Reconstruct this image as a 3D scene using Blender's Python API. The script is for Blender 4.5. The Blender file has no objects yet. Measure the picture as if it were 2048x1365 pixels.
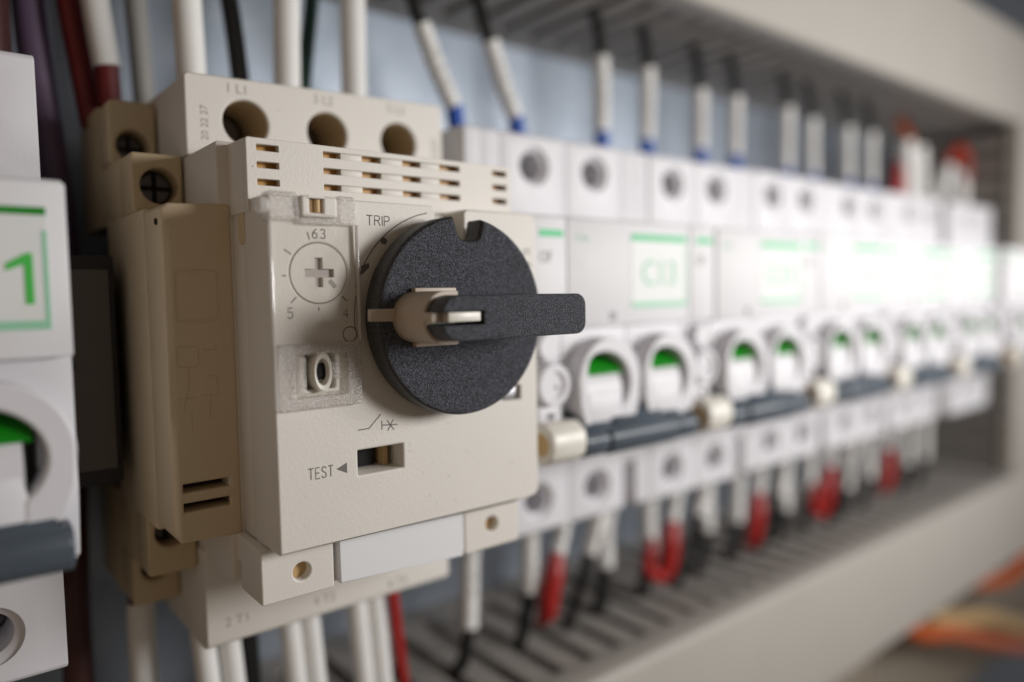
import bpy, bmesh, math, random
from mathutils import Vector, Matrix
random.seed(7)
R = math.radians
S = 0.01                      # authored in millimetres; 1 scene unit = 100 mm
sc = bpy.context.scene
COL = sc.collection

# ------------------------------------------------------------------ camera
cam = bpy.data.objects.new('camera', bpy.data.cameras.new('camera'))
COL.objects.link(cam)
cam.location = (-35.72 * S, -93.26 * S, 2.80 * S)
cam.rotation_euler = (1.5059, 0.0163, -0.6812)
cam.data.sensor_width = 36
cam.data.lens = 36 * 1480 / 2048
cam.data.clip_start = 0.01
cam.data.clip_end = 100
cam.data.dof.use_dof = True
cam.data.dof.focus_distance = 1.03
cam.data.dof.aperture_fstop = 0.57
sc.camera = cam

# ------------------------------------------------------------------ world (dim room), the work lamp and an added fill
world = bpy.data.worlds.new('World')
sc.world = world
world.use_nodes = True
wn, wl = world.node_tree.nodes, world.node_tree.links
wn.clear()
wo = wn.new('ShaderNodeOutputWorld')
wb = wn.new('ShaderNodeBackground')
wg = wn.new('ShaderNodeTexCoord')
wx = wn.new('ShaderNodeSeparateXYZ')
wr = wn.new('ShaderNodeValToRGB')
wm = wn.new('ShaderNodeMath'); wm.operation = 'MULTIPLY_ADD'
wm.inputs[1].default_value = 0.5; wm.inputs[2].default_value = 0.5
wl.new(wg.outputs['Generated'], wx.inputs[0])
wl.new(wx.outputs[0], wm.inputs[0])
wl.new(wm.outputs[0], wr.inputs[0])
wr.color_ramp.elements[0].position = 0.05
wr.color_ramp.elements[0].color = (0.40, 0.285, 0.18, 1)
_e = wr.color_ramp.elements.new(0.5); _e.color = (0.15, 0.123, 0.096, 1)
wr.color_ramp.elements[1].position = 0.95
wr.color_ramp.elements[1].color = (0.20, 0.205, 0.215, 1)
wl.new(wr.outputs[0], wb.inputs[0])
wb.inputs[1].default_value = 0.46
wl.new(wb.outputs[0], wo.inputs[0])


def area(name, loc, target, size, power, color):
    l = bpy.data.lights.new(name, 'AREA')
    l.shape = 'RECTANGLE'; l.size = size[0] * S; l.size_y = size[1] * S
    l.energy = power; l.color = color
    o = bpy.data.objects.new(name, l); COL.objects.link(o)
    o.location = Vector(loc) * S
    o.rotation_euler = (Vector(target) - Vector(loc)).to_track_quat('-Z', 'Y').to_euler()
    return o


area('work_lamp', (192, -225, 38), (70, 0, -5), (72, 70), 51, (1.0, 0.985, 0.965))
area('added_far_fill', (350, -190, 34), (220, 0, -5), (90, 90), 46, (1.0, 0.99, 0.98))  # extra unseen source, added to brighten the far right breakers

sc.view_settings.view_transform = 'Standard'
sc.view_settings.look = 'None'
sc.view_settings.exposure = 0
sc.view_settings.gamma = 1
sc.view_settings.use_curve_mapping = False
sc.render.engine = 'CYCLES'
sc.cycles.use_denoising = True
sc.cycles.max_bounces = 10
sc.cycles.transparent_max_bounces = 16
sc.cycles.sample_clamp_indirect = 4

# ------------------------------------------------------------------ materials
MATS = {}


def mat(name, col, rough=0.45, metal=0.0, bump=0.0, bscale=300.0, var=0.0, vscale=40.0, spec=0.5, sss=0.0):
    m = bpy.data.materials.new(name); m.use_nodes = True
    n, l = m.node_tree.nodes, m.node_tree.links
    p = n['Principled BSDF']
    p.inputs['Base Color'].default_value = (*col, 1)
    p.inputs['Roughness'].default_value = rough
    p.inputs['Metallic'].default_value = metal
    p.inputs['Specular IOR Level'].default_value = spec
    if sss:
        p.inputs['Subsurface Weight'].default_value = sss
        p.inputs['Subsurface Radius'].default_value = (1.0, 0.55, 0.25)
        p.inputs['Subsurface Scale'].default_value = 0.012
    tc = n.new('ShaderNodeTexCoord')
    if var:
        nz = n.new('ShaderNodeTexNoise'); nz.inputs['Scale'].default_value = vscale
        nz.inputs['Detail'].default_value = 6
        l.new(tc.outputs['Object'], nz.inputs['Vector'])
        mx = n.new('ShaderNodeMix'); mx.data_type = 'RGBA'
        mx.inputs['A'].default_value = (*[c * (1 - var) for c in col], 1)
        mx.inputs['B'].default_value = (*[min(1, c * (1 + var)) for c in col], 1)
        l.new(nz.outputs['Fac'], mx.inputs['Factor'])
        l.new(mx.outputs['Result'], p.inputs['Base Color'])
        mr = n.new('ShaderNodeMapRange')
        mr.inputs['To Min'].default_value = max(0.05, rough - 0.08)
        mr.inputs['To Max'].default_value = min(1, rough + 0.08)
        l.new(nz.outputs['Fac'], mr.inputs['Value'])
        l.new(mr.outputs['Result'], p.inputs['Roughness'])
    if bump:
        nb = n.new('ShaderNodeTexNoise'); nb.inputs['Scale'].default_value = bscale
        nb.inputs['Detail'].default_value = 3
        l.new(tc.outputs['Object'], nb.inputs['Vector'])
        b = n.new('ShaderNodeBump'); b.inputs['Strength'].default_value = bump
        b.inputs['Distance'].default_value = 0.004
        l.new(nb.outputs['Fac'], b.inputs['Height'])
        l.new(b.outputs['Normal'], p.inputs['Normal'])
    MATS[name] = m
    return m


beige = mat('cream_plastic', (0.715, 0.68, 0.625), 0.5, bump=0.10, bscale=260, var=0.03, vscale=9)


def specks(m, scale, lim, dark):
    n, l = m.node_tree.nodes, m.node_tree.links
    p = n['Principled BSDF']
    src = p.inputs['Base Color'].links[0].from_socket
    tc = n.new('ShaderNodeTexCoord')
    v = n.new('ShaderNodeTexVoronoi'); v.inputs['Scale'].default_value = scale
    sel = n.new('ShaderNodeMath'); sel.operation = 'GREATER_THAN'; sel.inputs[1].default_value = 0.72
    sx = n.new('ShaderNodeSeparateColor')
    lt = n.new('ShaderNodeMath'); lt.operation = 'LESS_THAN'; lt.inputs[1].default_value = lim
    mu = n.new('ShaderNodeMath'); mu.operation = 'MULTIPLY'
    mu2 = n.new('ShaderNodeMath'); mu2.operation = 'MULTIPLY'; mu2.inputs[1].default_value = dark
    mx = n.new('ShaderNodeMix'); mx.data_type = 'RGBA'
    mx.inputs['B'].default_value = (0.16, 0.12, 0.09, 1)
    l.new(tc.outputs['Object'], v.inputs['Vector'])
    l.new(v.outputs['Color'], sx.inputs[0]); l.new(sx.outputs[0], sel.inputs[0])
    l.new(v.outputs['Distance'], lt.inputs[0])
    l.new(sel.outputs[0], mu.inputs[0]); l.new(lt.outputs[0], mu.inputs[1])
    l.new(mu.outputs[0], mu2.inputs[0]); l.new(mu2.outputs[0], mx.inputs['Factor'])
    l.new(src, mx.inputs['A']); l.new(mx.outputs['Result'], p.inputs['Base Color'])


specks(beige, 42, 0.055, 0.55)
beige_side = mat('cream_plastic_shaded', (0.62, 0.505, 0.345), 0.5, bump=0.12, bscale=200, var=0.06, vscale=9)  # same cream, browned: the left flank's shade is in the colour
amber = mat('amber_bounce', (0.62, 0.32, 0.06), 0.4, var=0.1)  # colour stands in for warm light bounced between the cream walls
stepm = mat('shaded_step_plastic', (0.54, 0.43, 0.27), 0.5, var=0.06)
tunnel = mat('tunnel_bounce_tan', (0.50, 0.39, 0.25), 0.5)  # inside is really cream; tan paints in the warm bounced light
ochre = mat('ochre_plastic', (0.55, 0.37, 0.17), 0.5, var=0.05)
white = mat('white_plastic', (0.69, 0.682, 0.712), 0.42, bump=0.05, bscale=200, var=0.015, vscale=6)
whitepanel = mat('white_gloss_panel', (0.74, 0.735, 0.755), 0.5, spec=0.35, var=0.01)
ivory = mat('ivory_plastic', (0.74, 0.71, 0.64), 0.35, var=0.02)
slate = mat('slate_toggle_plastic', (0.065, 0.083, 0.105), 0.35, var=0.05)
paper = mat('white_label', (0.74, 0.74, 0.76), 0.6, var=0.01)
labelp = mat('breaker_label_paper', (0.76, 0.775, 0.765), 0.5)
green = mat('signal_green', (0.002, 0.23, 0.004), 0.4)
mint = mat('print_green', (0.06, 0.52, 0.22), 0.5)
palemint = mat('print_pale_green', (0.30, 0.62, 0.42), 0.5)
numgreen = mat('print_bright_green', (0.06, 0.50, 0.07), 0.5)
ink = mat('grey_ink', (0.15, 0.135, 0.125), 0.6)
inkpale = mat('pale_ink', (0.36, 0.33, 0.31), 0.6)
inksoft = mat('faded_ink', (0.28, 0.25, 0.23), 0.6)
blackp = mat('black_plastic', (0.012, 0.011, 0.011), 0.5)
cavity = mat('black_cavity', (0.004, 0.004, 0.005), 0.8)
darkgrey = mat('dark_grey_label', (0.10, 0.085, 0.075), 0.6, var=0.08)
steel = mat('zinc_screw', (0.42, 0.41, 0.43), 0.4, metal=1.0, var=0.1)
pewter = mat('dull_steel', (0.16, 0.15, 0.16), 0.5, metal=0.7, var=0.1)
ductm = mat('grey_pvc', (0.41, 0.385, 0.35), 0.5, bump=0.05, bscale=120, var=0.03, vscale=5)
ductdark = mat('grey_pvc_fingers', (0.34, 0.315, 0.29), 0.55, var=0.04)
sleevem = mat('white_sleeve', (0.82, 0.81, 0.79), 0.45, var=0.04, vscale=30)
cablek = mat('black_cable', (0.012, 0.012, 0.012), 0.42)
cabler = mat('red_cable', (0.36, 0.014, 0.012), 0.4)
cableshade = mat('shaded_red_cable', (0.14, 0.010, 0.012), 0.5)  # red darkened in its colour to carry the shadow it hangs in
cabledr = mat('dark_red_cable', (0.06, 0.018, 0.016), 0.5)
cablev = mat('violet_cable', (0.13, 0.085, 0.15), 0.5)
cableo = mat('orange_cable', (0.55, 0.10, 0.012), 0.4)
cablegn = mat('green_black_cable', (0.012, 0.04, 0.03), 0.4)
cableg = mat('grey_cable', (0.35, 0.34, 0.32), 0.5)
bluef = mat('blue_ferrule', (0.006, 0.075, 0.42), 0.35)


def plate_mat():
    m = bpy.data.materials.new('galvanised_steel'); m.use_nodes = True
    n, l = m.node_tree.nodes, m.node_tree.links
    p = n['Principled BSDF']
    p.inputs['Metallic'].default_value = 0.85
    tc = n.new('ShaderNodeTexCoord')
    v = n.new('ShaderNodeTexVoronoi'); v.inputs['Scale'].default_value = 16
    nz = n.new('ShaderNodeTexNoise'); nz.inputs['Scale'].default_value = 7; nz.inputs['Detail'].default_value = 6
    l.new(tc.outputs['Object'], v.inputs['Vector']); l.new(tc.outputs['Object'], nz.inputs['Vector'])
    mx = n.new('ShaderNodeMix'); mx.data_type = 'RGBA'
    mx.inputs['A'].default_value = (0.26, 0.31, 0.38, 1); mx.inputs['B'].default_value = (0.40, 0.44, 0.50, 1)
    ad = n.new('ShaderNodeMath'); ad.operation = 'MULTIPLY_ADD'; ad.inputs[1].default_value = 0.4
    l.new(v.outputs['Color'], ad.inputs[0]); l.new(nz.outputs['Fac'], ad.inputs[2])
    l.new(ad.outputs[0], mx.inputs['Factor']); l.new(mx.outputs['Result'], p.inputs['Base Color'])
    p.inputs['Roughness'].default_value = 0.42
    return m


platem = plate_mat()


def knob_mat(name, base, bump, scale):
    m = bpy.data.materials.new(name); m.use_nodes = True
    n, l = m.node_tree.nodes, m.node_tree.links
    p = n['Principled BSDF']
    p.inputs['Roughness'].default_value = 0.46
    p.inputs['Specular IOR Level'].default_value = 0.55
    tc = n.new('ShaderNodeTexCoord')
    nz = n.new('ShaderNodeTexNoise'); nz.inputs['Scale'].default_value = scale
    nz.inputs['Detail'].default_value = 2; nz.inputs['Roughness'].default_value = 0.6
    l.new(tc.outputs['Object'], nz.inputs['Vector'])
    b = n.new('ShaderNodeBump'); b.inputs['Strength'].default_value = bump
    b.inputs['Distance'].default_value = 0.004
    l.new(nz.outputs['Fac'], b.inputs['Height'])
    l.new(b.outputs['Normal'], p.inputs['Normal'])
    n2 = n.new('ShaderNodeTexNoise'); n2.inputs['Scale'].default_value = scale * 0.9
    n2.inputs['Detail'].default_value = 1
    l.new(tc.outputs['Object'], n2.inputs['Vector'])
    r = n.new('ShaderNodeValToRGB')  # sparkle of light on the grain, painted as pale and dark flecks
    r.color_ramp.elements[0].position = 0.42; r.color_ramp.elements[1].position = 0.64
    r.color_ramp.elements[0].color = (*[c * 0.45 for c in base], 1)
    r.color_ramp.elements[1].color = (*[c * 2.9 for c in base], 1)
    l.new(n2.outputs['Fac'], r.inputs[0]); l.new(r.outputs[0], p.inputs['Base Color'])
    return m


knobm = knob_mat('grained_black_plastic', (0.039, 0.041, 0.053), 1.0, 640)
knobside = knob_mat('satin_black_shaded', (0.014, 0.014, 0.016), 0.25, 420)  # smoother sides; darker base puts their shade into the colour


def clear_mat(name, tint, tfac, rough, frost, bump=0.0, bscale=400, refl=0.04):
    """thin clear plastic: mostly see-through, with a Fresnel reflection and some scatter"""
    m = bpy.data.materials.new(name); m.use_nodes = True
    n, l = m.node_tree.nodes, m.node_tree.links
    n.clear()
    out = n.new('ShaderNodeOutputMaterial')
    tr = n.new('ShaderNodeBsdfTransparent'); tr.inputs[0].default_value = (*tint, 1)
    gl = n.new('ShaderNodeBsdfGlossy'); gl.inputs['Roughness'].default_value = rough
    lw = n.new('ShaderNodeLayerWeight'); lw.inputs['Blend'].default_value = 0.5
    pw = n.new('ShaderNodeMath'); pw.operation = 'POWER'; pw.inputs[1].default_value = 3.5
    fr = n.new('ShaderNodeMath'); fr.operation = 'MULTIPLY_ADD'; fr.inputs[1].default_value = 0.6; fr.inputs[2].default_value = refl
    l.new(lw.outputs['Facing'], pw.inputs[0]); l.new(pw.outputs[0], fr.inputs[0])
    df = n.new('ShaderNodeBsdfDiffuse'); df.inputs[0].default_value = (0.88, 0.86, 0.84, 1)
    tl = n.new('ShaderNodeBsdfTranslucent'); tl.inputs[0].default_value = (0.90, 0.88, 0.86, 1)
    m1 = n.new('ShaderNodeMixShader'); m1.inputs[0].default_value = 0.45
    l.new(df.outputs[0], m1.inputs[1]); l.new(tl.outputs[0], m1.inputs[2])
    m2 = n.new('ShaderNodeMixShader'); m2.inputs[0].default_value = frost
    l.new(tr.outputs[0], m2.inputs[1]); l.new(m1.outputs[0], m2.inputs[2])
    m3 = n.new('ShaderNodeMixShader')
    geo = n.new('ShaderNodeNewGeometry')
    ff = n.new('ShaderNodeMath'); ff.operation = 'SUBTRACT'; ff.inputs[0].default_value = 1.0
    l.new(geo.outputs['Backfacing'], ff.inputs[1])
    fm = n.new('ShaderNodeMath'); fm.operation = 'MULTIPLY'
    l.new(fr.outputs[0], fm.inputs[0]); l.new(ff.outputs[0], fm.inputs[1])
    l.new(fm.outputs[0], m3.inputs[0]); l.new(m2.outputs[0], m3.inputs[1]); l.new(gl.outputs[0], m3.inputs[2])
    if bump:
        tc = n.new('ShaderNodeTexCoord')
        nz = n.new('ShaderNodeTexNoise'); nz.inputs['Scale'].default_value = bscale; nz.inputs['Detail'].default_value = 3
        l.new(tc.outputs['Object'], nz.inputs['Vector'])
        b = n.new('ShaderNodeBump'); b.inputs['Strength'].default_value = bump; b.inputs['Distance'].default_value = 0.004
        l.new(nz.outputs['Fac'], b.inputs['Height'])
        l.new(b.outputs['Normal'], gl.inputs['Normal'])
        l.new(b.outputs['Normal'], df.inputs['Normal'])
        # sparkle: grains scatter differently
        rr = n.new('ShaderNodeMapRange'); rr.inputs['From Min'].default_value = 0.35; rr.inputs['From Max'].default_value = 0.65
        rr.inputs['To Min'].default_value = max(0, frost - 0.2); rr.inputs['To Max'].default_value = min(1, frost + 0.2)
        l.new(nz.outputs['Fac'], rr.inputs['Value']); l.new(rr.outputs['Result'], m2.inputs[0])
    l.new(m3.outputs[0], out.inputs[0])
    return m


clear = clear_mat('clear_plastic', (0.99, 0.988, 0.982), 1, 0.05, 0.02)
frost = clear_mat('frosted_clear_plastic', (0.95, 0.94, 0.93), 1, 0.22, 0.30, bump=0.7, bscale=420, refl=0.13)
edgem = clear_mat('clear_plastic_edge', (0.95, 0.95, 0.95), 1, 0.12, 0.8, refl=0.12)  # rough edge; its whitish scatter stands in for light piped along it

# ------------------------------------------------------------------ mesh helpers


def finish(me, angle=35):
    for p in me.polygons:
        p.use_smooth = True
    me.set_sharp_from_angle(angle=R(angle))


class MB:
    def __init__(self):
        self.bm = bmesh.new()

    def _merge(self, b2):
        me = bpy.data.meshes.new('tmp'); b2.to_mesh(me); b2.free()
        self.bm.from_mesh(me); bpy.data.meshes.remove(me)

    def box(self, x0, x1, y0, y1, z0, z1, bev=0.0, seg=2):
        b = bmesh.new()
        bmesh.ops.create_cube(b, size=1)
        for v in b.verts:
            v.co = Vector(((x0 + x1) / 2 + v.co.x * (x1 - x0), (y0 + y1) / 2 + v.co.y * (y1 - y0), (z0 + z1) / 2 + v.co.z * (z1 - z0)))
        if bev:
            bmesh.ops.bevel(b, geom=list(b.edges), offset=bev, segments=seg, profile=0.5, affect='EDGES')
        self._merge(b); return self

    def prism_x(self, yz, x0, x1, bev=0.0, seg=2):
        """polygon in the side view (y, z) pulled along x"""
        b = bmesh.new()
        f = b.faces.new([b.verts.new((x0, y, z)) for y, z in yz])
        r = bmesh.ops.extrude_face_region(b, geom=[f])
        for v in [g for g in r['geom'] if isinstance(g, bmesh.types.BMVert)]:
            v.co.x = x1
        bmesh.ops.recalc_face_normals(b, faces=list(b.faces))
        if bev:
            bmesh.ops.bevel(b, geom=list(b.edges), offset=bev, segments=seg, profile=0.5, affect='EDGES')
        self._merge(b); return self

    def prism_y(self, xz, y0, y1, bev=0.0, seg=2):
        b = bmesh.new()
        f = b.faces.new([b.verts.new((x, y0, z)) for x, z in xz])
        r = bmesh.ops.extrude_face_region(b, geom=[f])
        for v in [g for g in r['geom'] if isinstance(g, bmesh.types.BMVert)]:
            v.co.y = y1
        bmesh.ops.recalc_face_normals(b, faces=list(b.faces))
        if bev:
            bmesh.ops.bevel(b, geom=list(b.edges), offset=bev, segments=seg, profile=0.5, affect='EDGES')
        self._merge(b); return self

    def lathe(self, c, axis, prof, n=48, caps=True):
        """prof: (radius, distance along axis)"""
        c = Vector(c)
        ax = {'x': Vector((1, 0, 0)), 'y': Vector((0, 1, 0)), 'z': Vector((0, 0, 1))}[axis] if isinstance(axis, str) else Vector(axis).normalized()
        u = ax.orthogonal().normalized(); w = ax.cross(u)
        b = bmesh.new(); rings = []
        for r, d in prof:
            rings.append([b.verts.new(c + ax * d + (u * math.cos(t) + w * math.sin(t)) * r) for t in [2 * math.pi * i / n for i in range(n)]])
        for a, e in zip(rings, rings[1:]):
            for i in range(n):
                b.faces.new((a[i], a[(i + 1) % n], e[(i + 1) % n], e[i]))
        if caps:
            b.faces.new(rings[0]); b.faces.new(rings[-1])
        bmesh.ops.recalc_face_normals(b, faces=list(b.faces))
        self._merge(b); return self

    def tube(self, pts, rad, n=14, smooth=8):
        """tube along a smoothed path; rad a number or one per point"""
        P = [Vector(p) for p in pts]
        Rr = list(rad) if isinstance(rad, (list, tuple)) else [rad] * len(P)
        if smooth and len(P) > 2:
            Q, q = [], []
            for i in range(len(P) - 1):
                p0, p1, p2, p3 = P[max(i - 1, 0)], P[i], P[i + 1], P[min(i + 2, len(P) - 1)]
                for k in range(smooth):
                    t = k / smooth
                    Q.append(0.5 * ((2 * p1) + (p2 - p0) * t + (2 * p0 - 5 * p1 + 4 * p2 - p3) * t * t + (3 * p1 - p0 - 3 * p2 + p3) * t ** 3))
                    q.append(Rr[i] * (1 - t) + Rr[i + 1] * t)
            Q.append(P[-1]); q.append(Rr[-1]); P, Rr = Q, q
        b = bmesh.new(); rings = []; u = None
        for i, p in enumerate(P):
            d = (P[min(i + 1, len(P) - 1)] - P[max(i - 1, 0)]).normalized()
            u = d.orthogonal().normalized() if u is None else (u - d * u.dot(d)).normalized()
            w = d.cross(u)
            rings.append([b.verts.new(p + (u * math.cos(t) + w * math.sin(t)) * Rr[i]) for t in [2 * math.pi * k / n for k in range(n)]])
        for a, e in zip(rings, rings[1:]):
            for i in range(n):
                b.faces.new((a[i], a[(i + 1) % n], e[(i + 1) % n], e[i]))
        b.faces.new(rings[0]); b.faces.new(rings[-1])
        bmesh.ops.recalc_face_normals(b, faces=list(b.faces))
        self._merge(b); return self

    def add_mesh(self, me):
        self.bm.from_mesh(me); bpy.data.meshes.remove(me); return self

    def build(self, name, m, parent=None, org=None, angle=35):
        o_ = Vector(org) if org is not None else Vector(root_of(parent)['org_mm'] if parent else (0, 0, 0))
        for v in self.bm.verts:
            v.co = (v.co - o_) * S
        me = bpy.data.meshes.new(name)
        self.bm.to_mesh(me); self.bm.free()
        finish(me, angle)
        for mm in (m if isinstance(m, (list, tuple)) else [m]):
            me.materials.append(mm)
        o = bpy.data.objects.new(name, me); COL.objects.link(o)
        if parent is not None:
            o.parent = parent
        else:
            o.location = o_ * S
        return o


def root_of(o):
    while o.parent is not None:
        o = o.parent
    return o


def thing(name, label, cat, org, group=None):
    o = bpy.data.objects.new(name, None); COL.objects.link(o)
    o.empty_display_size = 0.05
    o.location = Vector(org) * S
    o['org_mm'] = list(org)
    tag(o, label, cat, group)
    return o


def tag(o, label, cat, group=None):
    o['label'] = label; o['category'] = cat
    if group:
        o['group'] = group
    return o


def dup(root, shift_mm, label=None):
    def cp(o, par):
        c = o.copy(); COL.objects.link(c)
        if par is not None:
            c.parent = par
        for ch in o.children:
            cp(ch, c)
        return c
    r = cp(root, None)
    r.location = root.location + Vector(shift_mm) * S
    if label:
        r['label'] = label
    return r


def eval_mesh(o):
    COL.objects.link(o)
    bpy.context.view_layer.update()
    dg = bpy.context.evaluated_depsgraph_get()
    me = bpy.data.meshes.new_from_object(o.evaluated_get(dg))
    COL.objects.unlink(o)
    bpy.data.objects.remove(o)
    return me


def to_front(me, y):
    """curve plane (x, y, z) -> scene (x, y - z, y)"""
    for v in me.vertices:
        a = v.co.copy(); v.co = Vector((a.x, y - a.z, a.y))


def area2(p):
    return sum(a[0] * b[1] - b[0] * a[1] for a, b in zip(p, p[1:] + p[:1]))


def plate(outline, holes, y0, y1, bev=0.0):
    """flat plate in the xz plane with real holes, from y0 to y1 (mm)"""
    cu = bpy.data.curves.new('tmp', 'CURVE'); cu.dimensions = '2D'; cu.fill_mode = 'BOTH'
    for k, pts in enumerate([outline] + list(holes)):
        pts = list(pts)
        if (area2(pts) > 0) == (k > 0):
            pts.reverse()
        s = cu.splines.new('POLY'); s.points.add(len(pts) - 1)
        for q, (x, z) in zip(s.points, pts):
            q.co = (x, z, 0, 1)
        s.use_cyclic_u = True
    cu.extrude = (y1 - y0) / 2 - bev
    cu.bevel_depth = bev; cu.bevel_resolution = 2
    cu.offset = -bev
    me = eval_mesh(bpy.data.objects.new('tmp', cu))
    bpy.data.curves.remove(cu)
    to_front(me, (y0 + y1) / 2)
    return me


def rrect(x0, x1, z0, z1, r=0.3, n=5):
    out = []
    for cx, cz, a in ((x1 - r, z1 - r, 0), (x0 + r, z1 - r, 90), (x0 + r, z0 + r, 180), (x1 - r, z0 + r, 270)):
        for i in range(n + 1):
            t = R(a + 90 * i / n); out.append((cx + r * math.cos(t), cz + r * math.sin(t)))
    return out


def circ(cx, cz, r, n=56, rz=None):
    rz = rz or r
    return [(cx + r * math.cos(2 * math.pi * i / n), cz + rz * math.sin(2 * math.pi * i / n)) for i in range(n)]


def strokes(lines, y, w=0.16, t=0.03):
    """thin flat printed lines on a face at y"""
    cu = bpy.data.curves.new('tmp', 'CURVE'); cu.dimensions = '3D'
    for pts in lines:
        s = cu.splines.new('POLY'); s.points.add(len(pts) - 1)
        for q, (x, z) in zip(s.points, pts):
            q.co = (x, z, 0, 1)
    cu.bevel_depth = w / 2; cu.bevel_resolution = 1; cu.use_fill_caps = True
    me = eval_mesh(bpy.data.objects.new('tmp', cu))
    bpy.data.curves.remove(cu)
    for v in me.vertices:
        v.co.z *= t / w * 2
    to_front(me, y)
    return me


def text_mesh(body, size, x, z, y, rot=0.0, ext=0.02, bold=0.0, align='LEFT', sx=1.0):
    cu = bpy.data.curves.new('tmp', 'FONT'); cu.body = body; cu.size = size
    cu.extrude = ext; cu.align_x = align; cu.offset = bold
    me = eval_mesh(bpy.data.objects.new('tmp', cu))
    bpy.data.curves.remove(cu)
    m = Matrix.Translation((x, z, 0)) @ Matrix.Rotation(R(rot), 4, 'Z') @ Matrix.Scale(sx, 4, (1, 0, 0))
    me.transform(m)
    to_front(me, y)
    return me


GL = {  # thin single-stroke letters on a unit cell
    'T': (0.62, [[(0, 1), (.62, 1)], [(.31, 1), (.31, 0)]]),
    'R': (0.6, [[(0, 0), (0, 1), (.34, 1), (.5, .93), (.56, .77), (.5, .6), (.34, .52), (0, .52)], [(.32, .52), (.6, 0)]]),
    'I': (0.0, [[(0, 0), (0, 1)]]),
    'P': (0.56, [[(0, 0), (0, 1), (.34, 1), (.5, .93), (.56, .75), (.5, .57), (.34, .48), (0, .48)]]),
    'E': (0.5, [[(.5, 1), (0, 1), (0, 0), (.5, 0)], [(0, .52), (.44, .52)]]),
    'S': (0.54, [[(.52, .84), (.42, .97), (.27, 1), (.1, .95), (.03, .78), (.1, .62), (.27, .53), (.45, .44), (.54, .26), (.46, .07), (.27, 0), (.09, .05), (0, .2)]]),
    'y': (0.5, [[(0, .68), (.25, .04)], [(.5, .68), (.18, -.2), (.05, -.28)]]),
    's': (0.44, [[(.42, .56), (.32, .67), (.2, .7), (.06, .64), (.04, .5), (.2, .38), (.38, .28), (.42, .12), (.3, 0), (.16, 0), (.0, .12)]]),
    '6': (0.54, [[(.47, .97), (.25, .85), (.06, .55), (0, .3), (.08, .08), (.27, 0), (.46, .08), (.54, .3), (.46, .52), (.27, .6), (.08, .5), (.01, .33)]]),
    '.': (0.0, [[(0, 0), (0, .05)]]),
    '3': (0.52, [[(.02, .86), (.12, .97), (.27, 1), (.42, .95), (.48, .78), (.42, .6), (.24, .54), (.44, .46), (.52, .27), (.44, .07), (.26, 0), (.1, .04), (0, .18)]]),
    '5': (0.52, [[(.48, 1), (.08, 1), (.04, .54), (.22, .63), (.42, .58), (.52, .34), (.44, .09), (.24, 0), (.08, .04), (0, .16)]]),
    '4': (0.56, [[(.42, 0), (.42, 1), (0, .3), (.56, .3)]]),
}


def thin_text(word, x, z, h, rot=0.0, gap=0.22, wide=1.0):
    out, cx = [], 0.0
    c, s = math.cos(R(rot)), math.sin(R(rot))
    for ch in word:
        w, ls = GL[ch]
        for pl in ls:
            out.append([(x + ((cx + a * wide) * c - b * s) * h, z + ((cx + a * wide) * s + b * c) * h) for a, b in pl])
        cx += w * wide + gap
    return out


def boolean_cut(o, cutter_mb):
    """cut real holes (cutter in the same mm frame as o's root)"""
    c = cutter_mb.build('cut', cavity, parent=None, org=Vector(root_of(o)['org_mm']))
    c.location = root_of(o).location
    bpy.context.view_layer.update()
    md = o.modifiers.new('b', 'BOOLEAN'); md.object = c; md.operation = 'DIFFERENCE'; md.solver = 'EXACT'
    bpy.context.view_layer.update()
    dg = bpy.context.evaluated_depsgraph_get()
    me = bpy.data.meshes.new_from_object(o.evaluated_get(dg))
    o.modifiers.clear()
    old = o.data; nm = old.name; o.data = me; bpy.data.meshes.remove(old); me.name = nm
    while len(me.materials) > 1:
        me.materials.pop()
    for p in me.polygons:
        p.material_index = 0
    finish(me)
    bpy.data.objects.remove(c)


# ------------------------------------------------------------------ the setting: mounting plate
pl = MB().box(-260, 700, 84, 87, -320, 320).build('mounting_plate', platem)
pl['kind'] = 'structure'
tag(pl, 'galvanised steel mounting plate behind all the devices', 'plate')


def rail():
    y = 84
    t = thing('din_rail', 'zinc plated mounting rail running behind the row of breakers', 'rail', (0, 84, -7))
    MB().prism_x([(84, -20), (77, -20), (77, -24.5), (75.8, -24.5), (75.8, -18.8), (82.8, -18.8), (82.8, 4.8), (75.8, 4.8), (75.8, 10.5), (77, 10.5), (77, 6), (84, 6)], -200, 336).build('rail_strip', steel, t)


rail()

# cable ducts ---------------------------------------------------------------


def duct_x(label, z_dev, z_far, yf, x0, x1):
    """horizontal slotted duct; z_dev is the wall that faces the devices"""
    t = thing('cable_duct', label, 'cable duct', ((x0 + x1) / 2, 84, (z_dev + z_far) / 2), 'slotted grey cable ducts')
    lo, hi = min(z_dev, z_far), max(z_dev, z_far)
    MB().prism_x([(yf + 9, lo), (yf + 1.2, lo), (yf, lo + 1.2), (yf, hi - 1.2), (yf + 1.2, hi), (yf + 9, hi), (yf + 9, hi - 1.4), (yf + 2, hi - 1.4), (yf + 2, lo + 1.4), (yf + 9, lo + 1.4)], x0, x1, 0.25).build('duct_lid', ductm, t)
    for zz, s in ((z_dev, 1 if z_far > z_dev else -1), (z_far, 1 if z_dev > z_far else -1)):
        m = MB(); x = x0; a, b = sorted((zz + s * 0.5, zz + s * 2.0))
        while x < x1 - 8:
            m.box(x, x + 6.6, yf + 4, 76, a, b)
            x += 10.0
        m.box(x0, x1, 76, 83.8, a, b)
        m.build('slotted_wall', ductdark, t)
    MB().box(x0, x1, 82, 83.8, lo + 3, hi - 3).build('duct_base', ductdark, t)
    return t


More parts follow.
